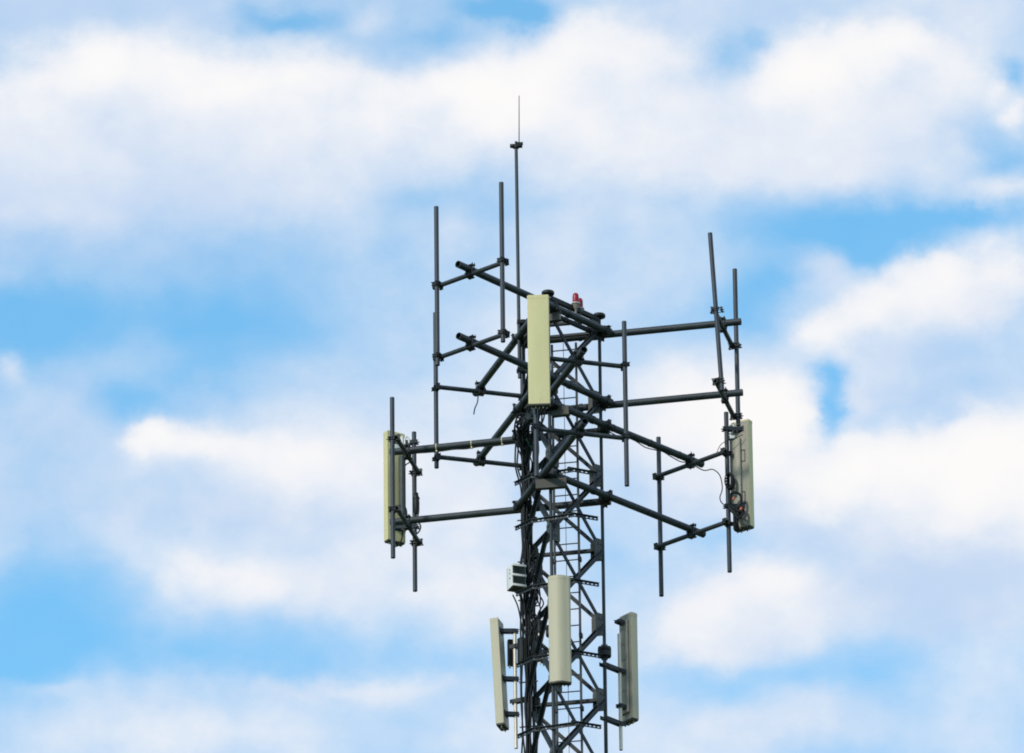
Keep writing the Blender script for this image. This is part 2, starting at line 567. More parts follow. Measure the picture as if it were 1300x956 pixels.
def legp(which, y):
    r = LEG_R
    if y > SPLAY_Y:
        z, z0 = ZY(y), ZY(SPLAY_Y)
        r *= 1 + (z0 - z) / z0 * (SPLAY - 1)
    p = U(LEG_ANG[which]) * r
    return Vector((p.x, p.y, ZY(y)))


def leg_at_z(which, z):
    return legp(which, 478 - (z - ZC) * VS)


tower = thing('lattice_tower', 'dark grey three-legged steel lattice tower with cross bracing and gusset plates', 'tower', (0, 0, 0))
FLANGE_Y = 818.0
for w in LEG_ANG:
    b = MB()
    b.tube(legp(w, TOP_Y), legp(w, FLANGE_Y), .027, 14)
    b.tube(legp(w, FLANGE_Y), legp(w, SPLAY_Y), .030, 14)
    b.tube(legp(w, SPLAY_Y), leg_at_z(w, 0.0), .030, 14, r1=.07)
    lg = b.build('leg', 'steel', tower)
    b = MB()
    b.lathe(legp(w, TOP_Y), ((1, 0, 0), (0, 1, 0), UP), [(.03, -.05), (.05, -.02), (.098, -.012), (.102, .0), (.102, .028), (.094, .038), (.03, .042)], 20)
    b.build('cap_flange', 'dark', lg)
    b = MB()
    b.lathe(legp(w, FLANGE_Y), ((1, 0, 0), (0, 1, 0), UP), [(.035, -.085), (.105, -.08), (.108, -.01), (.100, -.004), (.100, .004), (.108, .01), (.105, .07), (.04, .075)], 20)
    for k in range(6):
        t = 2 * math.pi * k / 6
        c = legp(w, FLANGE_Y) + Vector((math.cos(t), math.sin(t), 0)) * .078
        b.tube(c - UP * .11, c + UP * .10, .011, 6)
    b.build('joint_flange', 'dark', lg)
FACES = [('left', 'right'), ('right', 'front'), ('front', 'left')]


def face_frame(a, c):
    mid = (U(LEG_ANG[a]) + U(LEG_ANG[c]))
    n = mid.normalized()
    along = (U(LEG_ANG[c]) - U(LEG_ANG[a])).normalized()
    return n, along


for (a, c) in FACES:
    n, along = face_frame(a, c)
    for i in range(len(NODES) - 1):
        y0, y1 = NODES[i], NODES[i + 1]
        for k, (s, e) in enumerate(((a, c), (c, a))):
            p, q_ = legp(s, y0), legp(e, y1)
            d = (q_ - p).normalized()
            off = n * (.020 if k == 0 else -.016)
            b = MB().angle(p + d * .07 + off, q_ - d * .07 + off, n if k == 0 else -n, .064, .007)
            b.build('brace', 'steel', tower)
    for i, y in enumerate(NODES[:-1]):
        for s, sg in ((a, 1), (c, -1)):
            p = legp(s, y) + n * .004
            ax = (along * sg, UP, n)
            hw = .20
            prof = [(.018, -.17), (hw - .015, -.17), (hw, -.15), (hw, .13), (hw - .04, .17), (.018, .18)]
            if sg < 0:
                prof = prof[::-1]
            b = MB().prism(p, ax, prof, -.006, .006)
            for bx, by in ((.06, .08), (.12, .08), (.07, -.08), (.13, -.08), (.05, 0)):
                bp = p + along * sg * bx + UP * by
                b.tube(bp - n * .022, bp + n * .022, .011, 6)
            b.build('gusset_plate', 'gusset', tower)
    # head frame and one mid-height strut
    p, q_ = legp(a, TOP_Y + 4), legp(c, TOP_Y + 4)
    d = (q_ - p).normalized()
    MB().angle(p + d * .03 + n * .03, q_ - d * .03 + n * .03, -n, .07, .008).build('head_strut', 'dark', tower)
    p, q_ = legp(a, 417), legp(c, 417)
    MB().angle(p + d * .12 - n * .02, q_ - d * .12 - n * .02, -n, .06, .006).build('strut', 'steel', tower)
n, along = face_frame('left', 'right')
for y in (692, 878):
    p, q_ = legp('left', y), legp('right', y)
    MB().angle(p + along * .10 - n * .03, q_ - along * .10 - n * .03, -n, .075, .007).build('strut', 'steel', tower)
# the rest of the mast down to its footing, out of the picture
b = MB()
zs = [ZY(SPLAY_Y)]
step = 1.264
while zs[-1] > 1.5:
    step *= 1.045
    zs.append(max(zs[-1] - step, .35))
for (a, c) in FACES:
    n, along = face_frame(a, c)
    for z0, z1 in zip(zs[:-1], zs[1:]):
        b.angle(leg_at_z(a, z0) + n * .03, leg_at_z(c, z1) + n * .03, n, .06, .008)
        b.angle(leg_at_z(c, z0) - n * .03, leg_at_z(a, z1) - n * .03, -n, .06, .008)
b.build('lower_bracing', 'steel', tower, kind='stuff')
for w in LEG_ANG:
    p = leg_at_z(w, 0)
    MB().box(p + UP * .1, ((1, 0, 0), (0, 1, 0), UP), (.9, .9, .5), .04).build('footing', 'concrete', tower)

# ------------------------------------------------------------------ ladder with fall-arrest wire
n, along = face_frame('left', 'right')
lc = Vector((8.5 / PX, 14 / PX, 0))
lad = thing('access_ladder', 'narrow steel climbing ladder with thin safety wire inside the lattice tower', 'ladder', (lc.x, lc.y, 0))
LO = lad.location
for s in (-1, 1):
    p = lc + along * s * .195
    b = MB().box(Vector((p.x, p.y, (ZY(432) + .3) / 2)), (along, n, UP), (.032, .045, ZY(432) - .3))
    b.build('rail', 'steel', lad, LO)
k = 0
y = 440.0
rest = MB()
while True:
    z = ZY(y)
    if z < .6:
        break
    p = Vector((lc.x, lc.y, z))
    if y < 1000:
        MB().tube(p - along * .18, p + along * .18, .0105, 8).build('rung', 'steel', lad, LO)
    else:
        rest.tube(p - along * .18, p + along * .18, .0105, 5)
    y += 20.4
rest.build('lower_rungs', 'steel', lad, LO, kind='stuff')
MB().tube(Vector((lc.x, lc.y, ZY(432))) - n * .05, Vector((lc.x, lc.y, .5)) - n * .05, .005, 6).build('safety_wire', 'steel', lad, LO)
for y in (538, 612, 705, 800, 890):
    for s in (-1, 1):
        p = Vector((lc.x, lc.y, ZY(y))) + along * s * .205
        MB().box(p, (along, n, UP), (.05, .09, .07)).build('rail_clip', 'steel', lad, LO)


# ------------------------------------------------------------------ clamps
CRND = random.Random(31)


def clamp(b, c, axis, out, r, size=.055, plate=.10):
    """pair of plates with four bolts gripping a pipe of radius r that runs along axis; out = bolt direction"""
    axis = Vector(axis).normalized()
    out = Vector(out)
    out = (out - axis * out.dot(axis)).normalized()
    out = (Quaternion(axis, CRND.uniform(-.22, .22)) @ out).normalized()
    side = axis.cross(out)
    plate *= CRND.uniform(.8, 1.0)
    for s in (-1, 1):
        b.box(c + out * s * (r + .007), (side, out, axis), (2 * r + size * .8, .014, plate * .85), 0)
    for ss in (-1, 1):
        for sa in (-.26, .26):
            q0 = c + side * ss * (r + .009) + axis * sa * plate
            b.tube(q0 - out * (r + .022 + CRND.uniform(0, .01)), q0 + out * (r + .022 + CRND.uniform(0, .028)), .0065, 6)
            b.tube(q0 + out * (r + .014), q0 + out * (r + .026), .013, 6)


# ------------------------------------------------------------------ sector frames
BOOM0, BOOM_END, BOOM_CROSS = -57.0, 234.0, 211.0
OFFS = 38.5
BR, CR, VR = 4.55 / PX, 3.0 / PX, 2.95 / PX
CHALF = 61.0
FR = {}


def sector(key, theta, turn, ys, up, down, label, group, ds=0.0, lean=(0, 0), inset=2.5):
    BOOM1, CROSS = BOOM_END + ds, BOOM_CROSS + ds
    d = U(theta)
    nrm = U(theta + turn * 90)
    side = U(theta - 90)          # crossbar direction: from the left hand to the right hand seen from the end
    base = Vector((0, 0, ZY(ys[1]))) + nrm * OFFS / PX
    root = thing('sector_frame', label, 'antenna frame', base, group)
    O = root.location
    out = {}
    for j, y in enumerate(ys):
        c = Vector((0, 0, ZY(y))) + nrm * OFFS / PX
        p, q_ = c + d * BOOM0 / PX, c + d * BOOM1 / PX
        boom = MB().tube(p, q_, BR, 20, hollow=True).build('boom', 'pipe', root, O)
        for s0, s1, kr in ((BOOM0 - .5, BOOM0 + 5, 1.22), (20, 24, 1.18)):
            MB().tube(c + d * s0 / PX, c + d * s1 / PX, BR * kr, 20).build('sleeve', 'pipe', boom, O)
        # brackets to the two legs of this face
        for sgn in (-1, 1):
            lp = c + d * sgn * 49.4 / PX
            br = MB()
            clamp(br, lp, d, nrm, BR, .03, .10)
            inner = lp - nrm * (OFFS - 28.5) / PX
            br.box((lp + inner) / 2 - UP * .062, (d, nrm, UP), (.10, .17, .012))
            br.box((lp + inner) / 2 + UP * .062, (d, nrm, UP), (.10, .17, .012))
            br.box(inner - nrm * .035, (d, nrm, UP), (.10, .012, .17))
            br.box(inner + nrm * .04, (d, nrm, UP), (.10, .012, .13))
            for sz in (-.05, .05):
                br.tube(inner + d * .06 - nrm * .08 + UP * sz, inner + d * .06 + nrm * .06 + UP * sz, .009, 6)
            br.build('leg_bracket', 'dark', boom, O)
        cc = c + d * CROSS / PX - UP * (BR + CR - .008)
        e0, e1 = cc - side * CHALF / PX, cc + side * CHALF / PX
        bar = MB().tube(e0, e1, CR, 16, hollow=True).build('crossbar', 'pipe', root, O)
        cl = MB()
        clamp(cl, cc, side, UP, CR, .05, .15)
        clamp(cl, c + d * CROSS / PX, d, UP, BR, .045, .12)
        cl.build('clamp', 'dark', bar, O)
        out[j] = (e0, e1)
    for s, nm in ((-1, 'l'), (1, 'r')):
        ins = inset if s < 0 else 2.5
        top = (out[0][0] if s < 0 else out[0][1]) + d * (CR + VR - .004) + UP * up / VS - side * s * ins / PX
        bot = (out[1][0] if s < 0 else out[1][1]) + d * (CR + VR - .004) - UP * down / VS - side * s * ins / PX
        if s < 0 and lean != (0, 0):      # one upright hangs out of plumb
            top = top + Vector((lean[0] / PX, 0, 0))
            bot = bot + Vector((lean[1] / PX, 0, 0))
        vp = MB().tube(top, bot, VR, 16, hollow=True).build('upright_pipe', 'upright', root, O)
        for j in (0, 1):
            e = (out[j][0] if s < 0 else out[j][1]) - side * s * ins / PX
            cl = MB()
            clamp(cl, e + d * (CR + VR - .004), UP, d, VR, .045, .09)
            clamp(cl, e, side, d, CR, .035, .09)
            cl.build('clamp', 'dark', vp, O)
        FR[key + nm] = (top, bot)
    FR[key] = (d, nrm, base)
    return root


TH = 12.6
G1, G2 = 'pipe frames of the bare upper ring', 'pipe frames of the lower ring that carry antennas'
sector('nw', TH + 118, -1, (416, 506), 98, 12, 'empty pipe frame reaching to the upper left, its uprights beside the lightning rod', G1, inset=10.5)
sector('e', TH - .8, -1, (416, 506), 98, 12, 'empty pipe frame reaching far right, its uprights above the right-hand panel antenna', G1, ds=-3, lean=(-9, 2))
sector('sw', TH + 240, -1, (416, 506), 98, 12, 'empty pipe frame slanting down to the lower left behind the tower', G1)
sector('w', TH + 180, 1, (538, 627), 52, 61, 'pipe frame reaching level to the left, carrying the leftmost panel antenna', G2, ds=-5)
sector('se', TH + 300, 1, (538, 627), 52, 61, 'pipe frame slanting down to the right, carrying the right-hand panel antenna', G2, ds=-5)
sector('f', TH + 60, 1, (538, 627), 54, 61, 'pipe frame pointing at the viewer, carrying the cream antenna before the tower head', G2)


# ------------------------------------------------------------------ panel antennas
def round_prof(w, d, r, bulge=0.0, n=5):
    """plan outline of a radome: flat back at y = -d/2, rounded front at +d/2"""
    pts = [(-w / 2, -d / 2), (w / 2, -d / 2)]
    for k in range(n + 1):
        t = math.pi / 2 * k / n
        pts.append((w / 2 - r + r * math.cos(t), d / 2 - r + r * math.sin(t)))
    if bulge:
        for k in range(1, 6):
            t = k / 6
            pts.append(((w / 2 - r) * (1 - 2 * t), d / 2 + bulge * math.sin(math.pi * t)))
    for k in range(n + 1):
        t = math.pi / 2 + math.pi / 2 * k / n
        pts.append((-w / 2 + r + r * math.cos(t), d / 2 - r + r * math.sin(t)))
    return pts


def panel(label, c, face, w, d, h, m, tilt=0.0, bulge=0.0, r=.03, group=None, tray=True, pipe=None, pipe_r=VR, arms=(.36, -.36), con='tray', tray_off=0.0, tray_w=.62, tray_h=.86, ribs=True):
    c = Vector(c)
    fr = U(face)
    sd = UP.cross(fr).normalized() * -1      # right-hand side seen from behind the panel
    up = UP
    if tilt:
        up = (UP + fr * math.tan(R(tilt))).normalized()
        fr = sd.cross(up).normalized() if sd.cross(up).dot(fr) > 0 else up.cross(sd).normalized()
    if sd.cross(fr).dot(up) < 0:
        sd = -sd
    ax = (sd, fr, up)
    root = thing('panel_antenna', label, 'antenna', c - up * h / 2, group)
    O = root.location
    prof = round_prof(w, d, r, bulge)
    body = MB().prism(c, ax, prof, -h / 2 + .02, h / 2 - .018, False)
    for k in range(len(body.s) - 2):
        body.s[k] = k >= 1 and k < len(prof) - 1
    body.build('radome', m, root, O)
    small = [(x * .94, y * .94) for x, y in prof]
    big_ = [(x * 1.014, y * 1.03) for x, y in prof]
    cap = MB().prism(c, ax, big_, h / 2 - .055, h / 2 - .004).prism(c, ax, small, h / 2 - .004, h / 2 + .006)
    cap.build('top_cap', m, root, O)
    cb = MB().prism(c, ax, small, -h / 2 - .004, -h / 2 + .0195)
    capb = cb.build('bottom_cap', 'cap', root, O)
    for k in range(5):
        p = c + sd * (k - 2) * w * .17 - up * (h / 2 + .004) + fr * (.012 if k % 2 else -.015)
        MB().tube(p, p - up * .035, .011, 10).tube(p - up * .008, p - up * .022, .014, 6).build('connector', con, capb, O)
    if tray:
        MB().box(c - fr * (d / 2 + .004), ax, (w * .97, .007, h * .975)).build('back_plate', 'tray', root, O)
        b = MB().box(c - fr * (d / 2 + .029) + sd * tray_off * w, ax, (w * tray_w, .044, h * tray_h), .008)
        tr = b.build('back_tray', 'tray', root, O)
        for kk in range(6 if ribs else 0):
            zz = (kk - 2.5) * h * .145
            MB().box(c - fr * (d / 2 + .053) + up * zz, ax, (w * .5, .012, .02)).build('rib', 'tray', tr, O)
    if pipe is not None:
        for fz in arms:
            a = c - fr * (d / 2) + up * h * fz
            pp = Vector((pipe.x, pipe.y, a.z))
            b = MB()
            v = pp - a
            if v.length < .03:
                continue
            vd = v.normalized()
            s2 = vd.cross(UP).normalized()
            for s in (-1, 1):
                b.box((a + pp) / 2 + s2 * s * .045, (vd, s2, UP), (v.length + .05, .010, .06))
            b.box(a - fr * .004, (sd, fr, UP), (.16, .012, .10))
            clamp(b, pp, UP, vd, pipe_r, .05, .07)
            b.build('mounting_bracket', 'bright' if tray == 'light' else 'steel', root, O)
    return root, c, ax


def mid(key, y):
    t, b = FR[key]
    return Vector((t.x, t.y, ZY(y)))


def toward(p):
    return -p.y * PX


# front upper panel
pf = FR['fl'][0]
c = at(684, 446, toward(pf) + 16)
panel('bright cream upright panel antenna mounted before the tower head, its whole front facing the viewer', c, 92, .335, .125, 1.85, 'radome', 0, group='cream panel antennas', pipe=pf, r=.012)
# left panel
pw = FR['wl'][0] if toward(FR['wl'][0]) < toward(FR['wr'][0]) else FR['wr'][0]
rw, cw, axw = panel('leftmost cream panel antenna, seen from behind on the end of the level left boom', at(500.5, 620, toward(pw) - 6), 236, .33, .13, 1.90, 'radome', 0, group='cream panel antennas', pipe=pw, r=.012, arms=(.40, -.37), tray=False)
b = MB()
for z_ in (0, .13):                         # pale tilt hinge at the panel head
    b.box(cw - axw[1] * .10 + UP * (.80 - z_), axw, (.15, .03, .10), .006)
b.box(cw - axw[1] * .14 + UP * .735 + axw[0] * .05, axw, (.03, .10, .24), .006)
b.build('tilt_bracket', 'white', rw, rw.location)
b = MB()
hb = at(516.5, 561, toward(pw) + 4)
for k in range(16):
    t0, t1 = 2 * math.pi * k / 16, 2 * math.pi * (k + 1) / 16
    b.tube(hb + Vector((math.cos(t0) * .035, 0, math.sin(t0) * .09)), hb + Vector((math.cos(t1) * .035, 0, math.sin(t1) * .09)), .016, 6)
b.build('tilt_arm', 'white', rw, rw.location)
# right panel
SE_TRAY = -.22
ps = FR['sel'][0] if toward(FR['sel'][0]) > toward(FR['ser'][0]) else FR['ser'][0]
rs, cs, axs = panel('cream panel antenna at the far right with dull grey back and coiled black leads', at(943, 604, toward(ps) - 6), 303, .33, .12, 1.85, 'radome', 0, group='cream panel antennas', pipe=ps, r=.012, arms=(.42, -.30), tray_off=SE_TRAY, tray_w=.60, tray_h=.66, ribs=False)
b = MB()
hb = at(928, 545, toward(ps) - 2)
for k in range(16):
    t0, t1 = 2 * math.pi * k / 16, 2 * math.pi * (k + 1) / 16
    b.tube(hb + Vector((math.cos(t0) * .04 + math.sin(t0) * .02, 0, math.sin(t0) * .085)), hb + Vector((math.cos(t1) * .04 + math.sin(t1) * .02, 0, math.sin(t1) * .085)), .014, 6)
b.box(at(929, 556, toward(ps) - 4), ((1, 0, 0), (0, 1, 0), UP), (.11, .10, .05), .008)
b.build('tilt_arm', 'white', rs, rs.location)
for yy, hh in ((578, 14), (631, 15)):      # handle-like cable guides on the back
    b = MB()
    p_ = at(945.5, yy, toward(cs) + 9)
    b.tube(p_ - UP * hh / 2 / VS, p_ + UP * hh / 2 / VS, .0045, 6)
    b.tube(p_ + UP * hh / 2 / VS, p_ + UP * (hh / 2) / VS - Vector((.07, -.03, -.01)), .0045, 6)
    b.tube(p_ - UP * hh / 2 / VS, p_ - UP * (hh / 2) / VS - Vector((.07, -.03, -.01)), .0045, 6)
    b.build('cable_guide', 'dark', rs, rs.location)

# lower three panels, on the mast itself
LEGF, LEGL, LEGRT = legp('front', 800), legp('left', 830), legp('right', 830)
clf = at(710.8, 800.5, 86)
panel('grey-cream antenna with rounded front standing low before the tower, facing the viewer', clf, 88, .345, .11, 1.79, 'radome2', -.6, bulge=.045, r=.05, group='grey-cream lower antennas', pipe=LEGF, pipe_r=.025, tray=False, arms=(.30, -.33), con='dark')


def pipe_mount(px, y0, tow, leg, ylist, label):
    top = at(px, y0, tow)
    bot = Vector((top.x, top.y, top.z - 1.95))
    root = thing('antenna_mast_pipe', label, 'pipe mount', bot, 'bright pipes beside the lower antennas')
    O = root.location
    MB().tube(top, bot, .029, 16, hollow=True).build('pipe', 'bright', root, O)
    for y in ylist:
        z = ZY(y)
        p_ = Vector((top.x, top.y, z))
        q_ = legp(leg, y)
        v = p_ - q_
        vd = v.normalized()
        s2 = vd.cross(UP).normalized()
        b = MB()
        for sg in (-1, 1):
            b.box((p_ + q_) / 2 + s2 * sg * .040, (vd, s2, UP), (v.length + .16, .010, .065))
        clamp(b, p_, UP, vd, .029, .05, .07)
        clamp(b, q_, UP, vd, .027, .05, .07)
        b.build('arm', 'steel', root, O)
    return top


tl = pipe_mount(653.5, 803, -46, 'left', (800, 868), 'bright zinc pipe between the lower left antenna and the cable-covered leg')
panel('grey-cream antenna at the lower left, angled left, beside a bright pipe', at(634, 856, -46), 196, .30, .135, 1.80, 'radome2', 2.6, r=.02, group='grey-cream lower antennas', pipe=tl, pipe_r=.029, tray=False, arms=(.40, -.05, -.38))
tr_ = pipe_mount(786, 805, -40, 'right', (834, 900), 'bright zinc pipe between the right leg and the lower right antenna')
rr_, crr, axr = panel('grey-cream antenna at the lower right, turned away with its drab back showing', at(799, 849, -52), 322, .30, .13, 1.80, 'radome2', 0, r=.02, group='grey-cream lower antennas', pipe=tr_, pipe_r=.029, arms=(.41, -.05, -.38))

# ------------------------------------------------------------------ slotted ring straps round the front of the mast
RING = [(-53, 27), (-31, 54), (14, 70), (44, 55)]


def slotted(b, p, q_, h=.052, t=.014, pitch=.065):
    v = q_ - p
    L = v.length
    d = v.normalized()
    nn = d.cross(UP).normalized()
    ax = (d, nn, UP)
    m_ = (p + q_) / 2
    b.box(m_ + UP * (h / 2 - .008), ax, (L, t, .016))
    b.box(m_ - UP * (h / 2 - .008), ax, (L, t, .016))
    k = int(L / pitch)
    for i in range(k + 1):
        b.box(p + d * (L * i / k * .97 + L * .015), ax, (pitch * .45, t * .96, h - .03))
    b.box(m_ + UP * (h / 2 + .003) + nn * .015, ax, (L, .045, .006))


for y, lab in ((625, 'slotted steel strap round the mast just under the lower boom ring'),
               (681, 'slotted steel strap round the mast above the white-fronted equipment box'),
               (763, 'slotted steel strap round the mast behind the top of the low front antenna'),
               (851, 'slotted steel strap round the mast level with the right-hand joint flange'),
               (938, 'lowest slotted steel strap round the mast, under the low front antenna')):
    c0 = PL(0, 0, y)
    root = thing('ring_strap', lab, 'steel strap', c0, 'slotted straps round the mast')
    pts = [PL(a_, b_, y) for a_, b_ in RING]
    for i in range(3):
        d_ = (pts[i + 1] - pts[i]).normalized()
        dz = UP * (.0 if i == 1 else .022)
        b = MB()
        slotted(b, pts[i] - d_ * .05 + dz, pts[i + 1] + d_ * .05 + dz)
        b.build('slotted_channel', 'steel', root, c0)

# cross beams clamped to the front leg under the boom roots
for y, x0, x1, tw in ((613, 680, 719, 66), (521, 700, 722, 60), (401, 692, 712, 60)):
    p_, q_ = at(x0, y + 1.5, tw - 3), at(x1, y - 1.5, tw + 3)
    q_.z = p_.z
    d_ = (q_ - p_).normalized()
    nn = d_.cross(UP).normalized()
    b = MB()
    b.box((p_ + q_) / 2, (d_, nn, UP), ((q_ - p_).length, .012, .15))
    b.box((p_ + q_) / 2 + UP * .069 - nn * .05, (d_, nn, UP), ((q_ - p_).length, .088, .012))
    b.box((p_ + q_) / 2 - UP * .069 - nn * .05, (d_, nn, UP), ((q_ - p_).length, .088, .012))
    b.build('mounting_beam', 'plate', tower)

# ------------------------------------------------------------------ lightning rod
tw = -29
pt, pb = at(655.3, 186, tw), at(661, 480, tw)
pb = Vector((pt.x, pt.y, pb.z)) + Vector((.012, 0, 0))
lr = thing('lightning_rod', 'tall slim pole with thin spike, clamped to the left leg above the tower', 'lightning rod', pb)
MB().tube(pb, pt, .029, 14, r1=.027).build('pole', 'pipe', lr, pb)
b = MB()
b.box(pt + Vector((0, 0, .01)), ((1, 0, 0), (0, 1, 0), UP), (.20, .09, .035), .01)
b.box(pt + Vector((.06, 0, .05)), ((1, 0, 0), (0, 1, 0), UP), (.10, .06, .03))
b.tube(pt + Vector((-.05, -.06, .0)), pt + Vector((-.05, .06, .0)), .012, 6)
b.tube(pt - UP * .01, pt + UP * .085, .022, 10)
b.lathe(pt - UP * .03, ((1, 0, 0), (0, 1, 0), UP), [(.03, -.01), (.05, 0), (.05, .03), (.03, .04)], 12)
b.build('clamp', 'dark', lr, pb)
sp = at(659, 183, tw)
MB().tube(sp, at(659, 121.5, tw), .0085, 8, r1=.006).build('spike', 'steel', lr, pb)
for y in (409, 470):
    b = MB()
    cc = at(660.5, y, tw)
    clamp(b, cc, UP, (0, 1, 0), .03, .06, .08)
    b.box(cc + Vector((.04, .05, 0)), ((1, 0, 0), (0, 1, 0), UP), (.18, .03, .07))
    b.build('clamp', 'dark', lr, pb)

# ------------------------------------------------------------------ obstruction lights
XYZ = ((1, 0, 0), (0, 1, 0), UP)


def beacon(px, py, tw, label):
    c = at(px, py, tw)
    root = thing('obstruction_light', label, 'warning light', c, 'red warning lights on the tower head')
    MB().lathe(c, XYZ, [(.016, -.09), (.018, -.01), (.030, .0), (.036, .02), (.060, .074), (.064, .080)], 20).build('base', 'tray', root, c)
    MB().lathe(c, XYZ, [(.055, .0805), (.072, .081), (.072, .093), (.050, .098)], 20).build('collar', 'white', root, c)
    MB().lathe(c, XYZ, [(.050, .0985), (.052, .12), (.051, .20), (.047, .238), (.035, .262), (.013, .272), (.0, .273)], 20).build('lens', 'red', root, c)
    MB().tube(c - UP * .13, c - UP * .085, .03, 8).build('stub', 'dark', root, c)
    return root


beacon(731, 392, 22, 'higher of two crimson warning lights, on the tower head')
beacon(736.2, 398.5, 8, 'lower of two crimson warning lights, to the right of the higher one')

# ------------------------------------------------------------------ equipment box
ec = at(655.5, 734, -14)
fx, fy = U(-22), U(68)
ax = (fx, fy, UP)
eb = thing('equipment_box', 'light grey equipment box with dark vents, hung left of the tower', 'equipment box', ec - UP * .19)
EO = eb.location
b = MB().box(ec - fy * .01, ax, (.235, .23, .37), .008)
b.build('housing', 'white', eb, EO)
for zz in (-.168, 0, .168):
    MB().box(ec + fy * .122 + UP * zz, ax, (.235, .05, .034), .006).build('rib', 'white', eb, EO)
for zz in (-.085, .085):
    v_ = MB().box(ec + fy * .113 + UP * zz, ax, (.205, .018, .115)).build('vent', 'vent', eb, EO)
    for k in range(4):
        MB().box(ec + fy * .127 + UP * (zz - .042 + .028 * k), ax, (.19, .012, .006)).build('fin', 'cap', v_, EO)
for zz in (-.03, .05, .11):
    p_ = ec - fx * .117 + UP * zz + fy * .03
    MB().tube(p_, p_ - fx * .008, .012, 8).build('screw', 'dark', eb, EO)
b = MB()
b.box(ec + fx * .16, ax, (.10, .05, .20))
clamp(b, ec + fx * .22, UP, fx, .03, .05, .1)
b.build('bracket', 'dark', eb, EO)
MB().box(ec - UP * .192, ax, (.215, .21, .012)).build('underside', 'cap', eb, EO)

# ------------------------------------------------------------------ radio units and cabling
for (px, py, tw_, sz, yaw, lab) in ((649.5, 829, -64, (.125, .11, .42), 80, 'slim dark radio unit hung behind the bright left pipe'),
                                    (664, 826, -26, (.15, .12, .40), 60, 'dark radio unit strapped against the cable bundle, right of the bright left pipe'),
                                    (686, 796, -12, (.10, .10, .20), 70, 'small dark junction box inside the mast left of the low front antenna'),
                                    (688, 833, -5, (.16, .08, .20), 40, 'dark junction box low inside the mast beside the low front antenna')):
    c = at(px, py, tw_)
    ax = (U(yaw - 90), U(yaw), UP)
    ru = thing('radio_unit', lab, 'radio unit', c - UP * sz[2] / 2, 'dark boxes on the mast')
    O = ru.location
    MB().box(c, ax, sz, .01).build('case', 'dark', ru, O)
    for k in range(4):
        MB().box(c + ax[1] * (sz[1] / 2 + .01) + ax[0] * sz[0] * (k - 1.5) * .24, ax, (.008, .022, sz[2] * .85)).build('fin', 'cap', ru, O)
    for sgn in (-1, 1):
        p_ = c - UP * sz[2] / 2 + ax[0] * sz[0] * .25 * sgn
        MB().tube(p_, p_ - UP * .05, .014, 8).build('connector', 'bright', ru, O)
LL = legp('left', 478)
bun = thing('feeder_cable_bundle', 'thick tangle of black feeder cables running down the left leg', 'cables', Vector((LL.x, LL.y, 0)))
BO = bun.location
spec = [(-7, 6), (-4, 8), (0, 8), (3, 7), (6, 5), (-2, 11), (3, 11), (8, 8), (10, 3), (-8, 2), (13, 7)]
for i, (da, db) in enumerate(spec):
    r = random.Random(i)
    ys = [540 + r.uniform(-12, 8), 560, 580, 605, 630, 655, 680, 705, 730, 755, 780, 805, 830, 855, 880, 910, 940, 970, 1000]
    pts = []
    for k, y in enumerate(ys):
        spread = 1.25 if k < 3 else (.62 if y < 700 else .9)
        wob = 2.2 if k < 3 else (.7 if y < 730 else 1.5)
        pts.append(PL(-43 + da * spread + r.uniform(-wob, wob), -37 + db * 1.3 + r.uniform(-wob, wob), y + r.uniform(-3, 3)))
    for y in (1064,):
        pts.append(PL(-43 + da * .8, -37 + db, y))
    z = ZY(1064)
    while z > 8:
        z -= 8
        lp = leg_at_z('left', max(z, .3))
        pts.append(Vector((lp.x + (da * .8) / PX, lp.y - (db + 4) / PX, max(z, .3))))
    MB().hose(pts, (.014, .011, .017)[i % 3], 7, 6).build('cable', 'cable', bun, BO)
# feeds gathering from the antennas to the head of the bundle
feeds = [
    [(676, 519, 150), (672, 526, 120), (664, 532, 40), (660, 545, 0), (662, 562, -20), (665, 590, -26)],
    [(680, 520, 150), (678, 530, 115), (668, 533, 40), (664, 548, 0), (668, 566, -20), (667, 600, -26)],
    [(684, 520, 150), (682, 534, 110), (672, 540, 30), (667, 552, -4), (671, 570, -22), (672, 605, -26)],
    [(688, 520, 150), (687, 538, 105), (680, 545, 30), (670, 556, -8), (664, 574, -22), (665, 605, -26)],
    [(692, 520, 150), (690, 532, 110), (686, 541, 40), (678, 552, 0), (669, 566, -18), (664, 600, -24)],
    [(657, 560, -40), (653, 548, -20), (656, 531, -8), (665, 527, -10), (672, 538, -12), (668, 556, -18), (662, 580, -24)],
    [(670, 560, -30), (676, 546, -10), (672, 531, -4), (662, 530, -6), (657, 542, -10), (660, 560, -18), (664, 590, -24)],
    [(655, 556, -40), (654, 538, -16), (661, 525, -6), (669, 531, -6), (670, 548, -10), (664, 568, -18), (669, 600, -24)],
    [(682, 700, -20), (688, 720, -8), (684, 740, -8), (678, 752, -10), (686, 772, -8), (681, 790, -12), (676, 812, -18)],
    [(690, 735, -6), (684, 752, -8), (690, 766, -6), (683, 780, -8), (684, 800, -12), (676, 830, -18)],
    [(677, 742, -14), (683, 760, -8), (677, 774, -10), (684, 788, -10), (680, 806, -14), (674, 836, -20)],
    [(659, 752, -20), (662, 766, -22), (664, 790, -22), (668, 815, -24), (668, 850, -24)],
    [(651, 755, -16), (658, 772, -20), (663, 800, -24), (667, 830, -26), (668, 860, -26)],
]
rf = random.Random(5)
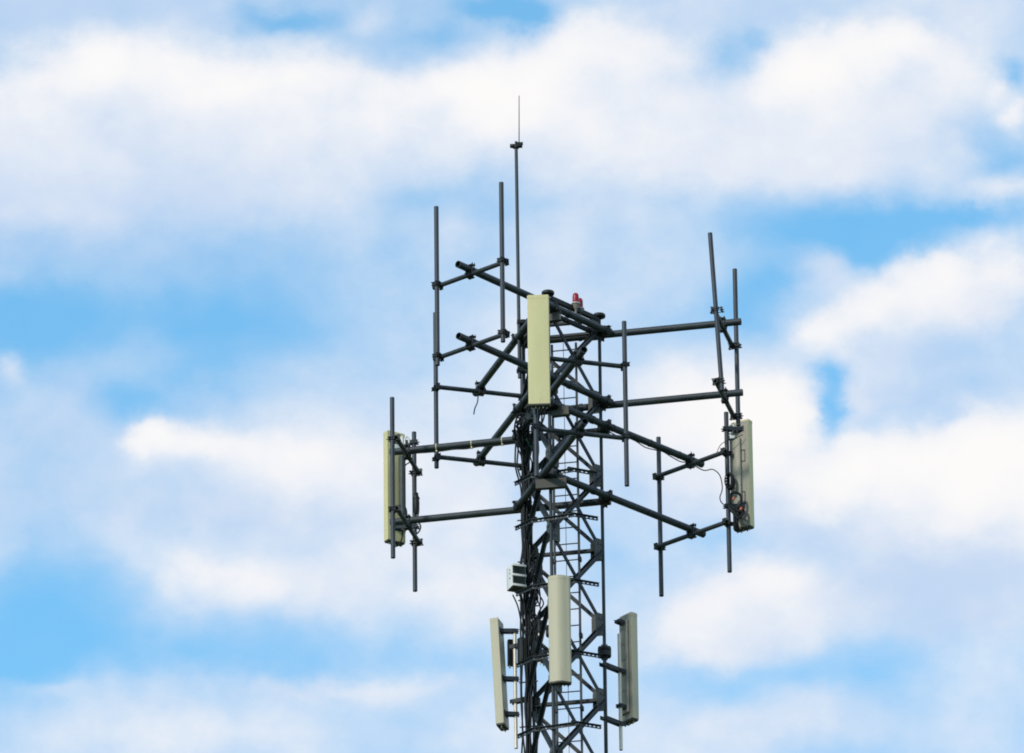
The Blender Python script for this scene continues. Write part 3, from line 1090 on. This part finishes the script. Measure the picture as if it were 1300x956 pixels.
for k in range(9):                # tangle where the feeds meet the leg
    x0 = rf.uniform(656, 674)
    feeds.insert(8, [(x0, 521 + rf.uniform(-4, 8), rf.uniform(-22, 20))] + [(rf.uniform(655, 673), 532 + 9 * j + rf.uniform(-4, 4), rf.uniform(-26, -2)) for j in range(4)] + [(rf.uniform(663, 671), 590, -26)])
for k in range(7):                # and lower down beside the leg
    feeds.append([(rf.uniform(672, 688), 690 + 18 * j + 4 * k, rf.uniform(-24, -8)) for j in range(4)] + [(rf.uniform(668, 682), 770 + 20 * j, rf.uniform(-28, -14)) for j in range(3)] + [(672, 860, -26)])
for i, f in enumerate(feeds):
    MB().hose([at(*p) for p in f], .013 if i < 8 else .012, 7, 8).build('lead', 'cable', bun, BO)
MB().hose([at(668, 556, 0), at(673, 566, -4), at(679, 571, -4), at(683, 566, 10)], .010, 7, 8).build('earth_wire', 'teal', bun, BO, None).__setitem__('label', 'green earth wire')
for y in (600, 648, 700, 748, 800, 850, 905):
    p_ = PL(-42, -29, y)
    MB().box(p_, (U(12), U(102), UP), (.30, .012, .02)).build('cable_strap', 'dark', bun, BO)

# cable lashed along the left boom
d_, n_, base_ = FR['w']
c_ = Vector((0, 0, ZY(538))) + n_ * OFFS / PX
pts = []
for i in range(12):
    s_ = 30 + i * 16.5
    pts.append(c_ + d_ * s_ / PX - UP * (BR + .012 + .018 * abs(math.sin(i * 1.3))) + U(90) * .035)
pts += [at(520, 586, toward(pw) - 30), at(514, 592, toward(pw) - 22), at(511, 610, toward(pw) - 20), at(509, 650, toward(pw) - 20), at(505, 690, toward(pw) - 20)]
wl_ = thing('antenna_lead', 'thin black lead lashed under the level left boom with pale ties', 'cable', c_ + d_ * 30 / PX)
MB().hose(pts, .011, 7, 6).build('cable', 'cable', wl_, wl_.location)
for s_ in (82, 122, 168):
    p_ = c_ + d_ * s_ / PX
    b = MB()
    b.lathe(p_, (UP, d_.cross(UP), d_), [(BR + .003, -.008), (BR + .006, -.007), (BR + .006, .007), (BR + .003, .008)], 16)
    b.box(p_ - UP * (BR + .02) + U(90) * .03, (d_, d_.cross(UP), UP), (.03, .03, .03), .007)
    b.build('cable_tie', 'tie', wl_, wl_.location)
# lead along the right boom
d_, n_, base_ = FR['se']
c_ = Vector((0, 0, ZY(538))) + n_ * OFFS / PX
pts = []
for i in range(11):
    s_ = 35 + i * 17
    pts.append(c_ + d_ * s_ / PX - UP * (BR + .012 + .05 * abs(math.sin(i * .9)) ** 2) + U(90) * .03)
tws = toward(ps)
pts += [at(893, 597, tws - 40), at(905, 596, tws - 20), at(914, 604, tws - 6), at(917, 620, tws), at(914, 632, tws + 3), at(918, 640, tws + 4), at(930, 645, tws + 3)]
sl_ = thing('antenna_lead', 'thin black lead hanging under the boom that slants to the right', 'cable', c_ + d_ * 35 / PX)
MB().hose(pts, .009, 7, 6).build('cable', 'cable', sl_, sl_.location)
for s_ in (60, 130, 185):
    p_ = c_ + d_ * s_ / PX
    MB().lathe(p_, (UP, d_.cross(UP), d_), [(BR + .002, -.008), (BR + .006, -.007), (BR + .006, .007), (BR + .002, .008)], 16).build('cable_tie', 'cap', sl_, sl_.location)
b2 = MB().hose([at(908, 580, tws - 8), at(914, 566, tws - 2), at(922, 560, tws + 6), at(933, 556, tws + 8), at(943, 552, tws + 8)], .006, 6, 8)
o_ = b2.build('jumper_wire', 'cable', None, at(908, 580, tws - 8))
tag(o_, 'thin black wire curving up from the right crossbar to the antenna back', 'cable')
# coil of spare lead on the right panel's pipe
cc = at(926.5, 611, tws + 6)
coil = thing('cable_coil', 'flat coil of spare black cable tied to the right antenna upright', 'cable', cc - UP * .14)
for k in range(7):
    rr0 = .048 + .006 * (k % 3)
    pts = []
    for j in range(13):
        t = 2 * math.pi * j / 12
        pts.append(cc + Vector((math.cos(t) * rr0 - .006 * (k - 3), -.014 * (k - 3) * .8, math.sin(t) * (.125 + .006 * (k % 2)))))
    MB().hose(pts, .017, 6, 4).build('turn', 'cable', coil, coil.location)
for zz in (-.05, 0, .05):
    MB().box(cc + Vector((-.06, -.02, zz)), XYZ, (.02, .09, .012)).build('cable_tie', 'white', coil, coil.location)
# heavy jumpers under the right panel
jw = thing('jumper_leads', 'looped black jumper leads with orange markers low on the right antenna', 'cable', at(934, 672, tws + 4))
JO = jw.location
for i, f in enumerate(([(927, 640, 8), (928, 628, 10), (934, 625, 12), (940, 629, 12), (941, 638, 12), (937, 646, 10), (941, 655, 8)],
                       [(928, 645, 8), (934, 652, 12), (940, 655, 12), (944, 650, 12), (941, 643, 12), (936, 645, 12)],
                       [(926, 643, 8), (930, 650, 10), (936, 656, 12), (936, 664, 10), (938, 674, 4)],
                       [(930, 644, 8), (937, 648, 14), (943, 652, 14), (938, 658, 14), (933, 654, 12)],
                       [(938, 674, 2), (934, 671, 6), (933, 660, 8), (934, 650, 8)])):
    MB().hose([at(x, y, tws + t) for x, y, t in f], .022, 7, 8).build('lead', 'cable', jw, JO)
for (x, y) in ((930.5, 633), (940, 646)):
    p_ = at(x, y, tws + 16)
    MB().tube(p_ - UP * .022, p_ + UP * .022 + Vector((.02, 0, 0)), .019, 8).build('marker', 'tag', jw, JO)
# loops at the left panel and its second pipe
t2 = toward(pw)
for (nm, lab, f, r_) in (
        ('jumper_lead', 'black loop of lead between the two uprights of the left frame', [(512, 640, -14), (516, 648, -10), (516, 662, -6), (512, 672, -6), (510, 684, -4), (506, 692, -4), (501, 694, -4)], .012),
        ('jumper_lead', 'black lead bowed down the back of the leftmost antenna', [(511, 664, -20), (508, 652, -20), (511, 641, -20), (515, 652, -20), (515, 672, -18), (508, 690, -14), (503, 686, -10)], .012),
        ('jumper_lead', 'short black lead strapped to the inner upright of the left frame', [(527.5, 626, 8), (531, 634, 8), (531.5, 648, 8), (530, 660, 8), (534, 668, 8), (531, 676, 6), (524, 678, 2), (518, 668, -4)], .013),
        ('jumper_lead', 'cut blue cable tail dangling below the upper crossbar at the lower left', [(607, 503, -205), (606, 511, -205), (603, 518, -205), (601.5, 526, -205)], .011)):
    tt = t2 if f[0][2] > -100 else 0
    pts = [at(x, y, tt + t) for x, y, t in f]
    o_ = MB().hose(pts, r_, 7, 8).build(nm, 'blue' if 'tail' in lab else 'cable', None, pts[-1])
    tag(o_, lab, 'cable')
c = at(528.5, 640, t2 + 3)
sv_ = thing('cable_splice', 'dark sleeve-shaped splice box clipped on the inner upright of the left frame', 'splice box', c - UP * .17)
MB().lathe(c, XYZ, [(.03, -.17), (.048, -.13), (.052, .02), (.046, .12), (.034, .16), (.034, .19)], 14).build('housing', 'dark', sv_, sv_.location)
MB().lathe(c + UP * .1, XYZ, [(.05, -.012), (.056, -.01), (.056, .01), (.05, .012)], 14).build('strap', 'steel', sv_, sv_.location)
# grey filter box on the left panel's back
c = at(510.5, 617, toward(pw) + 8)
fb = thing('filter_box', 'narrow grey filter box on the back of the leftmost antenna', 'filter box', c - UP * .5)
ax = (U(-35), U(55), UP)
MB().box(c, ax, (.085, .10, .98), .01).build('case', 'gusset', fb, fb.location)
MB().box(c + UP * .496, ax, (.075, .09, .014)).build('lid', 'steel', fb, fb.location)
MB().tube(c - UP * .49, c - UP * .54, .016, 8).build('connector', 'bright', fb, fb.location)
